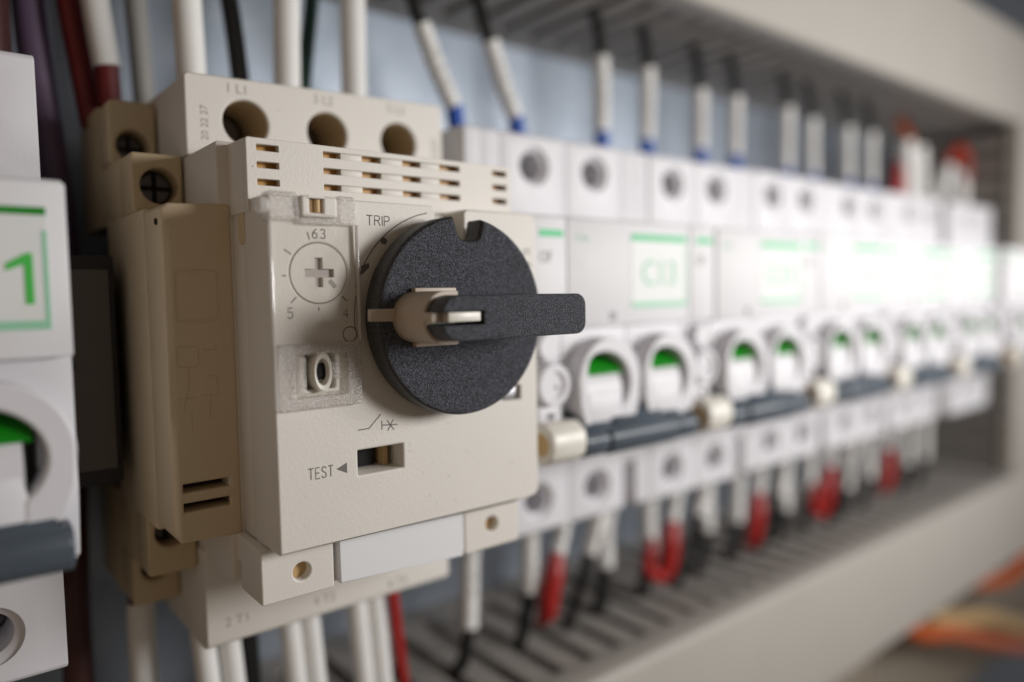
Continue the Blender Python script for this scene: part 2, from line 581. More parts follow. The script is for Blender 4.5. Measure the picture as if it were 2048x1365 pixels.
duct_x('upper grey slotted cable duct with plain lid above the breaker row', 76.5, 117.5, 26.5, -200, 470)
duct_x('lower grey slotted cable duct with plain lid below the breaker row', -86, -125, 22, -200, 470)
t = thing('cable_duct', 'vertical grey slotted cable duct closing the right end of the row', 'cable duct', (379, 84, 0), 'slotted grey cable ducts')
MB().box(358, 401, 25, 27, -85.8, 76.3, 0.6).box(358, 359.5, 27, 30, -85.8, 76.3).box(399.5, 401, 27, 30, -85.8, 76.3).build('duct_lid', ductm, t)
for xx in (359.6, 398):
    m = MB(); z = -85
    while z < 70:
        m.box(xx, xx + 1.5, 30.5, 76, z, z + 6.6); z += 10
    m.box(xx, xx + 1.5, 76, 83.8, -85.8, 76.3)
    m.build('slotted_wall', ductdark, t)
MB().box(362, 397, 82, 83.8, -85.8, 76.3).build('duct_base', ductdark, t)

# ------------------------------------------------------------------ motor circuit breaker
mb = thing('motor_breaker', 'cream motor circuit breaker with a big black rotary knob, sharp in front', 'circuit breaker', (22.5, 84, -7.5))

# body behind everything
MB().box(-1.9, 44.3, 13.2, 60, -38, 24.6, 0.4).box(2, 42, 60, 80, -36, 30).build('body', beige, mb)

# front cover with slot, dial opening, post opening
DX, DZ, DR = 6.75, 5.85, 3.98
outline = []
outline += [(0.1, -31.2), (43.9, -31.2)]
for i in range(7):
    tt = R(-90 + 15 * i); outline.append((43.7 + 1.3 * math.cos(tt), -29.9 + 1.3 * math.sin(tt)))
for i in range(7):
    tt = R(15 * i); outline.append((43.8 + 1.2 * math.cos(tt), 14.5 + 1.2 * math.sin(tt)))
outline += [(31.2, 15.7), (30.6, 15.2), (30.6, 8), (25.4, 8), (25.4, 15.4), (24.9, 15.9), (0.1, 15.9)]
holes = [rrect(11.65, 18.95, -22.4, -18.85, 0.12), circ(DX, DZ, DR + 0.09), rrect(4.4, 8.6, -9.7, -4.9, 0.3), rrect(37.5, 41.3, -14.6, -12.3, 0.15)]
cover = MB().add_mesh(plate(outline, holes, 0, 9, 0.28)).build('front_cover', beige, mb)
MB().box(0.12, 44.8, 9.02, 13.2, -31.1, 15.6, 0.15).build('cover_skirt', beige, mb)
MB().box(11.0, 16.6, 4.6, 8.6, -23, -18, 0).build('test_slot_cavity', cavity, mb)
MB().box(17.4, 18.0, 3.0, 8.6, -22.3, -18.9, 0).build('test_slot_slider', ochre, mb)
MB().box(25.3, 30.7, 3.2, 8.8, 8, 15.0, 0.2).prism_x([(8.8, 15.3), (4.5, 15.1), (4.5, 13)], 25.5, 27.5).build('cover_notch_floor', beige, mb)
MB().box(38.2, 41.0, 0.6, 1.6, -14.5, -12.4, 0.2).build('metal_latch', steel, mb)
# seam line of the cover's left side and the little grip on it
gp = [(9.6 + 1.2 * math.cos(R(q)), 14.4 + 1.0 * math.sin(R(q))) for q in range(0, 181, 15)] + [(9.6 + 1.2 * math.cos(R(q)), 11.2 + 1.2 * math.sin(R(q))) for q in range(180, 361, 15)]
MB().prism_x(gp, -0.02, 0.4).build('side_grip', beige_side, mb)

# printed marks
KX0, KZ0 = 26.95, -0.44
MB().add_mesh(strokes(thin_text('TRIP', 14.05, 12.55, 1.35, 0, 0.24, 1.1), -0.012, 0.17)).build('trip_lettering', ink, mb)
MB().add_mesh(strokes(thin_text('TEST', 4.3, -21.8, 1.5, 0, 0.19, 0.8), -0.012, 0.17)).build('test_lettering', ink, mb)
MB().add_mesh(plate([(8.35, -20.95), (9.95, -20.25), (9.95, -21.75)], [], -0.02, 0.02)).build('test_arrow', ink, mb)
MB().add_mesh(strokes([[(11.8, -16.0), (13.5, -15.95), (15.4, -14.15)]], -0.012, 0.17)).build('switch_symbol', ink, mb)
MB().add_mesh(strokes([[(15.55, -15.1), (15.55, -16.4)], [(15.55, -15.75), (18.1, -15.95)], [(16.4, -15.15), (17.5, -16.65)], [(17.4, -15.15), (16.5, -16.65)]], -0.012, 0.17)).build('trip_symbol', ink, mb)
arc = [(KX0 + 15.45 * math.cos(R(101 + 63 * i / 24)), KZ0 + 15.45 * math.sin(R(101 + 63 * i / 24))) for i in range(25)]
arc2 = [(KX0 + 15.2 * math.cos(R(168 + 18 * i / 11)), KZ0 + 15.2 * math.sin(R(168 + 18 * i / 11))) for i in range(12)]
mk = MB().add_mesh(strokes([arc], -0.012, 0.17)).add_mesh(plate([(16.2, 10.1), (16.9, 9.9), (17.3, 10.5), (16.6, 11.1), (16.1, 10.7)], [], -0.02, 0.02))
mk.add_mesh(plate([(13.0, 5.6), (14.3, 6.7), (14.2, 7.3), (13.0, 6.9)], [], -0.02, 0.02)).build('position_arc', ink, mb)
MB().add_mesh(strokes([arc2], -0.012, 0.15)).build('position_line', ink, mb)
MB().add_mesh(strokes([circ(11.0, -2.5, 1.02, 30) + [(12.02, -2.5)]], -0.012, 0.17)).build('off_symbol', ink, mb)
dl = thin_text('6.3', 6.0, 10.45, 1.25, 0, 0.2)
dl += thin_text('5', 2.25, -0.05, 1.35) + thin_text('4', 10.1, -0.2, 1.3)
for a, l0, l1 in ((105, 4.55, 5.6), (147, 4.5, 5.6), (184, 4.55, 5.1), (224, 4.5, 5.6), (268, 4.5, 5.0), (316, 4.5, 5.5)):
    dl.append([(DX + l * math.cos(R(a)), DZ + l * math.sin(R(a))) for l in (l0, l1)])
MB().add_mesh(strokes(dl, -0.012, 0.17)).build('dial_scale', ink, mb)
MB().add_mesh(strokes(thin_text('sys', 43.7, 5.0, 1.75, 90, 0.42, 1.5), -0.012, 0.15)).build('side_lettering', ink, mb)

sc_ = []
for i in range(16):
    x, z, a, ln = random.uniform(14, 43), random.uniform(-30, -14.5), random.uniform(0, 180), random.uniform(0.4, 1.1)
    b = a + random.uniform(-60, 60)
    sc_.append([(x, z), (x + ln * .5 * math.cos(R(a)), z + ln * .5 * math.sin(R(a))), (x + ln * .5 * (math.cos(R(a)) + math.cos(R(b))), z + ln * .5 * (math.sin(R(a)) + math.sin(R(b))))])
sc_ = [q for q in sc_ if not any(11 < x < 19.5 and z < -17 for x, z in q)]
ms = MB().add_mesh(strokes(sc_, -0.004, 0.05, 0.01)).build('surface_scratches', inksoft, cover)
ms['kind'] = 'stuff'
# setting dial with a cross recess
cr = [(-.55, 2.05), (.55, 2.05), (.55, .55), (2.15, .55), (2.15, -.55), (.55, -.55), (.55, -1.85), (-.55, -1.85), (-.55, -.55), (-2.0, -.55), (-2.0, .55), (-.55, .55)]
dial = MB().add_mesh(plate(circ(DX, DZ, DR), [[(DX + a, DZ + b) for a, b in cr]], 0.0, 2.0, 0.07)).box(DX - 3.2, DX + 3.2, 0.9, 1.9, DZ - 2.5, DZ + 2.5).build('setting_dial', beige, mb)
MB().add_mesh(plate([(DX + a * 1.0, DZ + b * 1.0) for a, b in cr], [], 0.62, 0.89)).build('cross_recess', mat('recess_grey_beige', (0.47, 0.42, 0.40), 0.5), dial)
MB().add_mesh(plate([(DX + 1.2, DZ - 1.15), (DX + 1.75, DZ - 0.75), (DX + 2.55, DZ - 1.75), (DX + 2.05, DZ - 2.1)], [], -0.01, 0.02)).build('dial_pointer', mat('faded_pointer', (0.33, 0.30, 0.28), 0.5), dial)

# clear flap ------------------------------------------------------------
flap = MB().add_mesh(plate(rrect(0.15, 12.2, -3.4, 12.4, 0.15), [], -1.0, -0.35, 0.12)).build('clear_flap', clear, mb)
MB().box(-0.12, 0.16, -1.05, -0.2, -12.0, 12.4, 0.1).box(12.0, 12.26, -1.03, -0.3, -3.4, 12.4, 0.1).build('flap_edge', edgem, flap)
MB().add_mesh(plate(rrect(0.15, 12.1, -12.15, -3.4, 0.5), [rrect(2.6, 10.0, -10.5, -4.9, 0.25)], -1.15, -0.1, 0.2)).build('flap_frosted_frame', frost, flap)
# funnel walls in the frame opening
fb = bmesh.new()
oq = [(2.6, -0.9, -10.5), (10.0, -0.9, -10.5), (10.0, -0.9, -4.9), (2.6, -0.9, -4.9)]
iq = [(3.8, 1.1, -9.5), (8.7, 1.1, -9.5), (8.7, 1.1, -5.7), (3.8, 1.1, -5.7)]
ov = [fb.verts.new(q) for q in oq]; iv = [fb.verts.new(q) for q in iq]
for i in range(4):
    fb.faces.new((ov[i], ov[(i + 1) % 4], iv[(i + 1) % 4], iv[i]))
m = MB(); m.bm.free(); m.bm = fb
m.build('flap_funnel', clear_mat('hazy_clear_plastic', (0.93, 0.92, 0.90), 1, 0.15, 0.25, bump=0.3, bscale=150), flap)
MB().box(3.2, 4.15, -0.95, 0.3, -9.9, -5.3, 0.1).box(7.7, 9.0, -0.95, 0.5, -8.4, -6.0, 0.2).build('flap_frosted_rib', frost, flap)
MB().box(-0.45, 4.05, -1.1, 1.6, 12.5, 16.3, 0.75, 4).box(9.3, 12.15, -1.0, 1.4, 12.2, 16.2, 0.6, 4).box(4.0, 9.4, -1.0, -0.35, 12.2, 13.1, 0.2).build('flap_hinge_knuckle', frost, flap)
MB().lathe((-0.9, -0.2, 14.4), 'x', [(0.7, -0.7), (1.1, -0.35), (1.1, 0.5), (0.8, 0.9)], 24).build('flap_hinge_pin', edgem, flap)
hb = MB().add_mesh(plate(rrect(4.1, 9.25, 13.15, 15.95, 0.45), [rrect(5.35, 7.15, 13.75, 15.6, 0.1)], -1.05, 1.4, 0.35)).build('hinge_bar', beige, mb)
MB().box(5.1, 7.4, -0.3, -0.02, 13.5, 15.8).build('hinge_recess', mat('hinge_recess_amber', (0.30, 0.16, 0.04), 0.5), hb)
MB().lathe((6.6, -0.35, 14.7), 'z', [(0.45, -0.9), (0.45, 0.9)], 16).build('hinge_spring', ochre, hb)
# sealing post seen through the flap
MB().lathe((6.35, 0, -7.3), 'y', [(1.55, 4.0), (1.55, -1.0), (1.35, -1.2), (1.05, -1.15), (0.9, -0.4), (0.9, 0.2)], 40).build('sealing_post', ivory, mb)
sp = mb.children[-1]
for v in [o for o in mb.children if o.name == 'sealing_post'][0].data.vertices:
    z0 = (-7.3 - mb['org_mm'][2]) * S
    v.co.z = z0 + (v.co.z - z0) * 1.75
    x0 = (6.35 - mb['org_mm'][0]) * S
    v.co.x = x0 + (v.co.x - x0) * 0.9
MB().box(5.55, 7.2, -0.25, 3.0, -8.4, -6.2, 0.1).build('post_opening', cavity, mb)

# ventilated block above the cover ----------------------------------------
RZ = [22.85, 20.55, 18.25]
ch = []
for z in RZ:
    ch += [rrect(1.15, 4.2, z - 0.43, z + 0.43, 0.08), rrect(10.7, 34.2, z - 0.43, z + 0.43, 0.08), rrect(40.9, 43.85, z - 0.43, z + 0.43, 0.08)]
VX0, VX1 = -0.25, 44.75
MB().add_mesh(plate(rrect(VX0, VX1, 14.2, 24.1, 0.35), ch, 6.0, 7.2, 0.1)).build('vent_grille', beige, mb)
MB().prism_x([(7.2, 14.3), (26.2, 14.3), (26.2, 24.4), (7.2, 24.0)], VX0 + 0.03, VX0 + 1.2).prism_x([(7.2, 14.3), (26.2, 14.3), (26.2, 24.4), (7.2, 24.0)], VX1 - 0.9, VX1 - 0.03).box(VX0 + 0.05, VX1 - 0.05, 7.2, 26.2, 23.5, 24.05).build('vent_housing', beige, mb)
for z in RZ:
    for a, b in ((13.5, 16.9), (20.05, 23.75), (27.0, 30.5)):
        MB().box(a, b, 6.25, 8.5, z - 0.42, z + 0.42, 0.06).build('vent_pillar', beige, mb)
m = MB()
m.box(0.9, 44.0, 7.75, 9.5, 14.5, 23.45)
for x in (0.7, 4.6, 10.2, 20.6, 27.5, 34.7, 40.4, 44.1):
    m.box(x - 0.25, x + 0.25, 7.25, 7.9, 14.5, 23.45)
m.build('vent_bounce_backing', amber, mb)  # added amber sheet, painting bounced light into the vent slots

# upper terminals -----------------------------------------------------------
TB = 26.0
HX = (7.1, 21.0, 34.9)
th = [circ(x, 30.4, 3.62) for x in HX]
MB().add_mesh(plate([(-2.1, 24.6), (44.4, 24.6), (44.4, 37.9), (43.9, 38.4), (-1.6, 37.0), (-2.1, 36.5)], th, TB, TB + 14, 0.3)).build('upper_terminal_block', beige, mb)
MB().box(-1.9, 44.2, TB + 14, 62, 24.6, 37.0, 0.3).build('upper_terminal_housing', beige, mb)
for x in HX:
    MB().lathe((x, TB + 0.6, 30.4), 'y', [(3.7, 0), (3.58, 0), (3.5, 12.5)], 44, caps=False).build('tunnel_tint_sleeve', tunnel, mb)  # added liner that tints the hole as bounced light would
    s = MB().lathe((x - 0.6, TB + 9.5, 30.2), 'y', [(2.9, 3), (2.9, 0.3), (2.6, 0)], 36).build('terminal_screw', pewter, mb)
    MB().prism_y([(x - 2.7, 32.0), (x - 1.9, 32.7), (x + 1.4, 28.5), (x + 0.6, 27.8)], TB + 9.4, TB + 9.6).build('screw_slot', cavity, s)
for x, w in zip((4.0, 18.5, 32.6), ('1 L1', '3 L2', '5 L3')):
    MB().add_mesh(text_mesh(w, 2.1, x, 34.75 + 0.045 * x * 0.6, TB - 0.02, bold=0.0)).build('terminal_lettering', inkpale, mb)
MB().add_mesh(text_mesh('70.2027', 1.6, 43.2, 27.0, TB - 0.02, rot=90)).build('side_number', inkpale, mb)
MB().add_mesh(text_mesh('20 22 27', 1.5, 1.2, 27.0, TB - 0.02, rot=90)).build('side_number', inkpale, mb)

# lower front tabs and terminals ----------------------------------------------
for x0, x1, z0, hx, hz in ((-1.15, 9.4, -39.0, 4.6, -35.5), (32.4, 43.7, -39.8, 37.9, -35.8)):
    MB().add_mesh(plate(rrect(x0, x1, z0, -31.4, 0.35), [circ(hx, hz, 1.28)], 4.0, 12, 0.25)).build('fixing_tab', beige, mb)
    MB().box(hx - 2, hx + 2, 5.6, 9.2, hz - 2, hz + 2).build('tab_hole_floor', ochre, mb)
MB().add_mesh(plate([(10.3, -31.5), (32.1, -31.5), (32.15, -38.6), (31.9, -39.8), (10.35, -38.7)], [], 3.9, 6, 0.15)).build('label_strip', paper, mb)
MB().box(0, 43, 6, 13.2, -39.0, -31.5, 0.2).build('lower_body', beige, mb)
MB().box(-0.6, 43.2, 13.3, 27, -38.4, -31.3, 0.3).build('lower_body_back', beige, mb)
MB().prism_x([(13, -31), (4.05, -31.3), (4.05, -38.9), (5.6, -38.8), (7.5, -38.0), (9.5, -36.3), (12, -35.0), (26, -34.5), (26, -31)], -1.1, 0.1, 0.1).build('lower_cheek', beige, mb)
MB().prism_x([(26.0, -36.9), (26, -52.6), (28, -53.6), (60, -53.6), (60, -36.9)], -2.2, 43.9, 0.4).build('lower_terminal_block', beige, mb)
for x, w in zip((0.6, 15.6, 30.2), ('2 T1', '4 T2', '6 T3')):
    MB().add_mesh(text_mesh(w, 2.2, x, -50.0 - 0.05 * x, TB - 0.02, bold=0.0)).build('terminal_lettering', inkpale, mb)

# rotary knob -----------------------------------------------------------------
KX, KZ, KR = 26.95, -0.44, 14.45
ol = []
n = 140
a0, a1 = math.degrees(math.atan2(13.55 - KZ, 30.1 - KX)), math.degrees(math.atan2(13.9 - KZ, 24.9 - KX))
for i in range(n + 1):
    tt = R(a1 + (360 - (a1 - a0)) * i / n)
    ol.append((KX + KR * math.cos(tt), KZ + KR * math.sin(tt)))
ol += [(30.0, 13.3), (29.75, 11.6), (29.45, 11.0), (28.9, 10.65), (27.0, 10.6), (26.3, 10.8), (25.9, 11.3), (25.5, 12.6), (25.2, 13.5)]
knob = MB().add_mesh(plate(ol, [], -5.5, -1.2, 0.7)).build('rotary_knob', knobm, mb)
MB().lathe((KX, 0, KZ), 'y', [(9.5, -1.25), (9.5, 0.2)], 64).build('knob_hub', blackp, knob)


def stadium(x0, x1, zc, h, rl, rr, n=14):
    out = []
    for cx, cz, r, a in ((x1 - rr, zc + h - rr, rr, 0), (x0 + rl, zc + h - rl, rl, 90), (x0 + rl, zc - h + rl, rl, 180), (x1 - rr, zc - h + rr, rr, 270)):
        for i in range(n + 1):
            tt = R(a + 90 * i / n); out.append((cx + r * math.cos(tt), cz + r * math.sin(tt)))
    return out


HZ = -0.30
hol = stadium(15.0, 39.9, HZ, 2.88, 2.75, 1.7)
# slot from the left end
slot_top, slot_bot = 0.55, -1.15
hol2 = []
for x, z in hol:
    hol2.append((x, z))
k = max(range(len(hol2) - 1), key=lambda i: hol2[i][1] > HZ and hol2[i + 1][1] <= HZ and hol2[i][0] < 20)
hol2 = hol2[:k + 1] + [(15.0, slot_top), (21.6, slot_top), (21.6, slot_bot), (15.0, slot_bot)] + [q for q in hol2[k + 1:] if not (q[0] < 16 and q[1] > slot_bot)]
hol2 = [q for i, q in enumerate(hol2) if not (q[0] < 15.8 and slot_bot < q[1] < slot_top)]
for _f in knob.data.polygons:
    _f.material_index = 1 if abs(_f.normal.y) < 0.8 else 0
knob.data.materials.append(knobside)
handle = MB().add_mesh(plate(hol2, [], -17.0, -12.5, 0.35)).add_mesh(plate(hol, [], -12.6, -5.3, 0.1)).build('knob_handle', knobm, knob)

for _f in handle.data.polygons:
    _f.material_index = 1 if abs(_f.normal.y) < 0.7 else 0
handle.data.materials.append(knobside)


def ring_half(x_left, zc, ro, ri, xr, n=28):
    o, i_ = [], []
    cx = x_left + ro
    o.append((xr, zc + ro))
    for q in range(n + 1):
        tt = R(90 + 180 * q / n); o.append((cx + ro * math.cos(tt), zc + ro * math.sin(tt)))
    o.append((xr, zc - ro)); o.append((xr, zc - ri))
    for q in range(n + 1):
        tt = R(270 - 180 * q / n); i_.append((cx + ri * math.cos(tt), zc + ri * math.sin(tt)))
    i_.append((xr, zc + ri))
    return o + i_


collar = MB()
collar.add_mesh(plate(ring_half(14.55, HZ, 3.5, 2.9, 20.0), [], -13.3, -5.4, 0.12))
collar.box(17.6, 24.4, -6.6, -5.45, HZ + 3.3, HZ + 4.0, 0.15).box(17.6, 24.4, -6.6, -5.45, HZ - 4.1, HZ - 3.3, 0.15)
collar.prism_y([(10.9, 0.95), (14.9, 0.95), (14.9, -0.8), (10.9, -0.65)], -6.3, -5.45, 0.1)
collar.box(14.6, 16.4, -15.2, -12.8, -0.75, 0.5, 0.1)
collar.build('lock_collar', mat('shaded_beige_plastic', (0.50, 0.42, 0.345), 0.5, var=0.04), knob)  # beige collar with the brown of its shadow side in the colour
MB().box(16.2, 21.25, -16.6, -13.0, -0.75, 0.5, 0.15).box(15.0, 18.9, -14.2, -13.0, -1.0, 0.4, 0.1).build('lock_tongue', ivory, knob)

# ------------------------------------------------------------------ side contact block, left of the motor breaker
sb = thing('side_contact_block', 'narrow cream auxiliary contact block in shade on the left flank of the motor breaker', 'contact block', (-5, 84, -7.5))
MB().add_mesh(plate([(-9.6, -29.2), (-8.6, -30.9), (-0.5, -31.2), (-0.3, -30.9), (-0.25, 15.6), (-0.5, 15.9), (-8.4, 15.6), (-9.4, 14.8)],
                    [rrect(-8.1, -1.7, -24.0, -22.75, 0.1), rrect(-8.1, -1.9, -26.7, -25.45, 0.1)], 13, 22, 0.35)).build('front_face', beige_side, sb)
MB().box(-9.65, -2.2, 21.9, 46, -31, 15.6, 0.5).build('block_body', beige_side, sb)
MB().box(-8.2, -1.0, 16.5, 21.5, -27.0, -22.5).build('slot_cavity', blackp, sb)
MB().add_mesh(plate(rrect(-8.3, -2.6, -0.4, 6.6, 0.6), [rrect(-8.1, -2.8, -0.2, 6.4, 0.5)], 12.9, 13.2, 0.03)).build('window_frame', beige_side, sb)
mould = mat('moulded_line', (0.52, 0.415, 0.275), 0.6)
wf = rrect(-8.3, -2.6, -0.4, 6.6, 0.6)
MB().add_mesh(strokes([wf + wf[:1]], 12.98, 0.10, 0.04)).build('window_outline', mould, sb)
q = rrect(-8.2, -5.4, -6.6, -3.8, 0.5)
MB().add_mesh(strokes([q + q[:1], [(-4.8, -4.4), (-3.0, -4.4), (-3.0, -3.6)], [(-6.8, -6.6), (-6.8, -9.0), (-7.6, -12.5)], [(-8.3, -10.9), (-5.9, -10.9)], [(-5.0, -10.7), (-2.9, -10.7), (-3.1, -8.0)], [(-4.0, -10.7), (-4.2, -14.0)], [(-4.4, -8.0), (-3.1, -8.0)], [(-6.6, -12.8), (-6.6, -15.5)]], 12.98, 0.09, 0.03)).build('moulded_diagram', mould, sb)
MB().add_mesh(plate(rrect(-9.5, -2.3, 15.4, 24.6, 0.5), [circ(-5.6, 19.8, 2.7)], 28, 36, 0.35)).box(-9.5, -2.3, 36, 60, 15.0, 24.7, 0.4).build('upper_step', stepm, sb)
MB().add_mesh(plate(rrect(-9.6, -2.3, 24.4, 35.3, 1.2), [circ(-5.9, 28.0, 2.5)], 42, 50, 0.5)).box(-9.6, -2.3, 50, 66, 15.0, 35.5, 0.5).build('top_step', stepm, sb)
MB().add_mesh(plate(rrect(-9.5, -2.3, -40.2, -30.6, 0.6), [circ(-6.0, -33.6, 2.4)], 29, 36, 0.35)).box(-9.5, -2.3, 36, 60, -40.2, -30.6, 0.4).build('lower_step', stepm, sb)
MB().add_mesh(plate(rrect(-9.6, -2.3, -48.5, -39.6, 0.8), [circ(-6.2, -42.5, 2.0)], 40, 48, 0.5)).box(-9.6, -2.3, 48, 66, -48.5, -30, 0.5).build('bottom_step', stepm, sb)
for (x, y, z, r) in ((-5.6, 31.5, 19.8, 2.5), (-5.9, 46, 28, 2.3), (-6.0, 33, -33.6, 2.2), (-6.2, 44, -42.5, 1.9)):
    s = MB().lathe((x, y, z), 'y', [(r, 3), (r, 0.3), (r - 0.3, 0)], 28).build('block_screw', pewter, sb)
    MB().box(x - r, x + r, y - 0.1, y + 0.1, z - 0.35, z + 0.35).box(x - 0.35, x + 0.35, y - 0.12, y + 0.1, z - r, z + r).build('screw_cross', cavity, s)
MB().lathe((-9.2, 15.2, 13.2), 'x', [(0.45, -0.45), (0.45, 0.2)], 16).build('side_pip', blackp, sb)

# dark relay between the left breaker and the block
rl = thing('slim_relay', 'slim black relay with a dark grey label, deep in the gap at left', 'relay', (-15.5, 84, -7.5))
MB().box(-20.6, -11.4, 33, 80, -25.5, 9.5, 0.5).build('case', blackp, rl)
MB().box(-20.0, -12.4, 32.4, 33.2, -23.0, 7.3, 0.1).build('relay_label', darkgrey, rl)
MB().box(-19.2, -17.6, 32.2, 32.5, -5.2, -4.4).box(-19.2, -17.4, 32.2, 32.5, -7.4, -6.6).box(-19.2, -17.9, 32.2, 32.5, -12, -11.4).box(-19.2, -17.7, 32.2, 32.5, -0.4, 0.2).build('relay_print', blackp, rl)

# ------------------------------------------------------------------ modular breakers
Z0 = -6.7
PROF = [(78, 35.8), (26.4, 35.8), (25.84, 35.2), (25.84, 18.6), (23, 17.3), (9.2, 17.0), (8.6, 16.4), (8.6, -20), (10.0, -28.4), (12.0, -29.6), (24.5, -30.6), (25.84, -31.6), (25.84, -48.6), (26.4, -49.2), (78, -49.2)]
BOSS_Z, BOSS_R = -14.3, 8.4


def boss_outline(cx, r=BOSS_R, n=40):
    o = [(cx + r * math.cos(R(i * 180 / n)), BOSS_Z + r * math.sin(R(i * 180 / n))) for i in range(n + 1)]
    return o + [(cx - r * 0.97, -18.5), (cx - r * 0.80, -22.5), (cx + r * 0.80, -22.5), (cx + r * 0.97, -18.5)]


def boss_inner(cx):
    o = [(cx - 1.9 + 7.3 * math.cos(R(q)), BOSS_Z - 0.6 + 6.3 * math.sin(R(q))) for q in range(-48, 91, 6)]
    return [(cx - 5.6, -22.1), (cx + 2.9, -22.1)] + o + [(cx - 4.2, -8.9), (cx - 5.6, -9.9), (cx - 6.1, -11.5), (cx - 6.1, -18)]


def breaker(name, label, x0, poles, marks, group=None):
    w = 18 * poles
    t = thing(name, label, 'circuit breaker', (x0 + w / 2, 80, Z0), group)
    case = MB()
    for k in range(poles):
        a = x0 + 18 * k
        case.prism_x(PROF, a + 0.06, a + 17.94, 0.22)
    c = case.build('case', white, t)
    cut = MB()
    for k in range(poles):
        cx = x0 + 9 + 18 * k
        for hz in (29.3, -42.2):
            cut.lathe((cx, 24, hz), 'y', [(4.15, -2), (4.15, 2.3), (3.3, 2.9), (3.0, 3.2), (3.0, 16)], 40)
        cut.box(cx - 1.0, cx + 1.0, 20, 30, -31, -30.2)
    boolean_cut(c, cut)
    cut2 = MB()
    for k in range(poles):
        cx = x0 + 9 + 18 * k
        cut2.box(cx - 6.0, cx + 4.9, 3, 17, -27, -8.8)
    boolean_cut(c, cut2)
    for k in range(poles):
        cx = x0 + 9 + 18 * k
        for hz in (29.3, -42.2):
            s = MB().lathe((cx, 35, hz), 'y', [(2.85, 4), (2.85, 0.3), (2.5, 0)], 32).build('terminal_screw', pewter, t)
            MB().box(cx - 2.3, cx + 2.3, 34.9, 35.2, hz - 0.35, hz + 0.35).build('screw_slot', cavity, s)
        bo = MB().add_mesh(plate(boss_outline(cx), [boss_inner(cx)], 4.2, 9.5, 0.4)).build('toggle_surround', white, t)
        MB().lathe((cx - 6.05, 12.1, -17.0), 'x', [(7.75, 0), (7.75, 9.2)], 64).prism_y([(cx - 6.0, -16.5), (cx + 3.1, -16.5), (cx + 3.2, -18.5), (cx + 3.9, -21), (cx + 4.8, -24.0), (cx - 6.0, -24.0)], 4.35, 8.5, 0.3).build('toggle_drum', white, t)
        fl = [(12.1 - 7.95 * math.cos(R(q)), -17 + 7.95 * math.sin(R(q))) for q in range(30, 76, 4)] + [(13, -11), (13, -14)]
        MB().prism_x(fl, cx - 5.4, cx + 4.2).build('green_flag', green, t)
    # toggle bar over all poles
    tp = [(9.5, -23.0), (5.0, -22.6), (2.6, -23.0), (1.7, -24.6), (1.9, -26.9), (3.4, -28.2), (9.5, -27.9)]
    tp2 = [(y + (0.35 if y < 8 else 0), -25.4 + (z + 25.4) * 0.93) for y, z in tp]
    slab = [(9.5, -19.6), (7.4, -19.5), (2.5, -23.3), (9.5, -23.6)]
    slab2 = [(9.5, -18.4), (7.2, -18.3), (2.4, -23.3), (9.5, -23.6)]
    m = MB()
    if poles > 1:
        e = x0 + w - 2.4
        m.prism_x(tp2, x0 + 0.3, x0 + 6.8, 0.5, 3).prism_x(tp, x0 + 6.8, e - 6.6, 0.5, 3).prism_x(tp2, e - 6.6, e, 0.5, 3)
        m.prism_x(slab, x0 + 0.5, x0 + 9, 0.35).prism_x(slab2, x0 + 9, e - 10, 0.35).prism_x(slab, e - 10, e - 4.5, 0.35)
    else:
        m.prism_x(tp, x0 + 0.3, x0 + w - 1.6, 0.5, 3).prism_x(slab, x0 + 0.5, x0 + w - 3.0, 0.35)
    m.build('toggle_bar', slate, t)
    # label panel
    mp = MB().box(x0 + 0.1, x0 + w - 0.1, 6.5, 8.7, -3.8, 16.4, 0.35).build('marker_panel', whitepanel, t)
    lx0, lx1 = (x0 + 17.4, x0 + w - 1.2) if poles > 1 else (x0 + 0.4, x0 + w - 2.2)
    MB().box(lx0, lx1, 6.42, 6.52, -0.4, 13.3).build('label_card', labelp, mp)
    MB().box(lx0 + 0.0, lx1, 6.36, 6.42, 12.8 if poles > 1 else 12.5, 14.1 if poles > 1 else 13.4).build('label_stripe', mint if poles > 1 else green, mp)
    MB().box(lx0, lx1, 6.37, 6.42, -0.5, 0.55).box(lx1 - 0.5, lx1, 6.38, 6.42, 0.55, 11.8 if poles > 1 else 10.8).build('label_border', palemint, mp)
    if poles > 1:
        MB().add_mesh(text_mesh(marks, 7.2, (lx0 + lx1) / 2 - 0.2, 4.0, 6.36, align='CENTER', sx=0.92, bold=0.0)).build('label_lettering', palemint, mp)
        MB().box(x0 + 11.2, x0 + 12.8, 6.40, 6.5, -2.9, -1.2).build('status_mark', pewter, mp)
        MB().add_mesh(text_mesh('C16', 1.9, x0 + 2.2, 12.2, 6.44)).build('rating_lettering', palemint, mp)
    else:
        MB().add_mesh(plate([(lx1 - 2.35, 2.4), (lx1 - 1.5, 2.4), (lx1 - 1.5, 8.2), (lx1 - 2.1, 8.2), (lx1 - 4.1, 7.0), (lx1 - 4.1, 6.2), (lx1 - 2.35, 6.9)], [], 6.34, 6.42)).build('label_lettering', numgreen, mp)
    return t


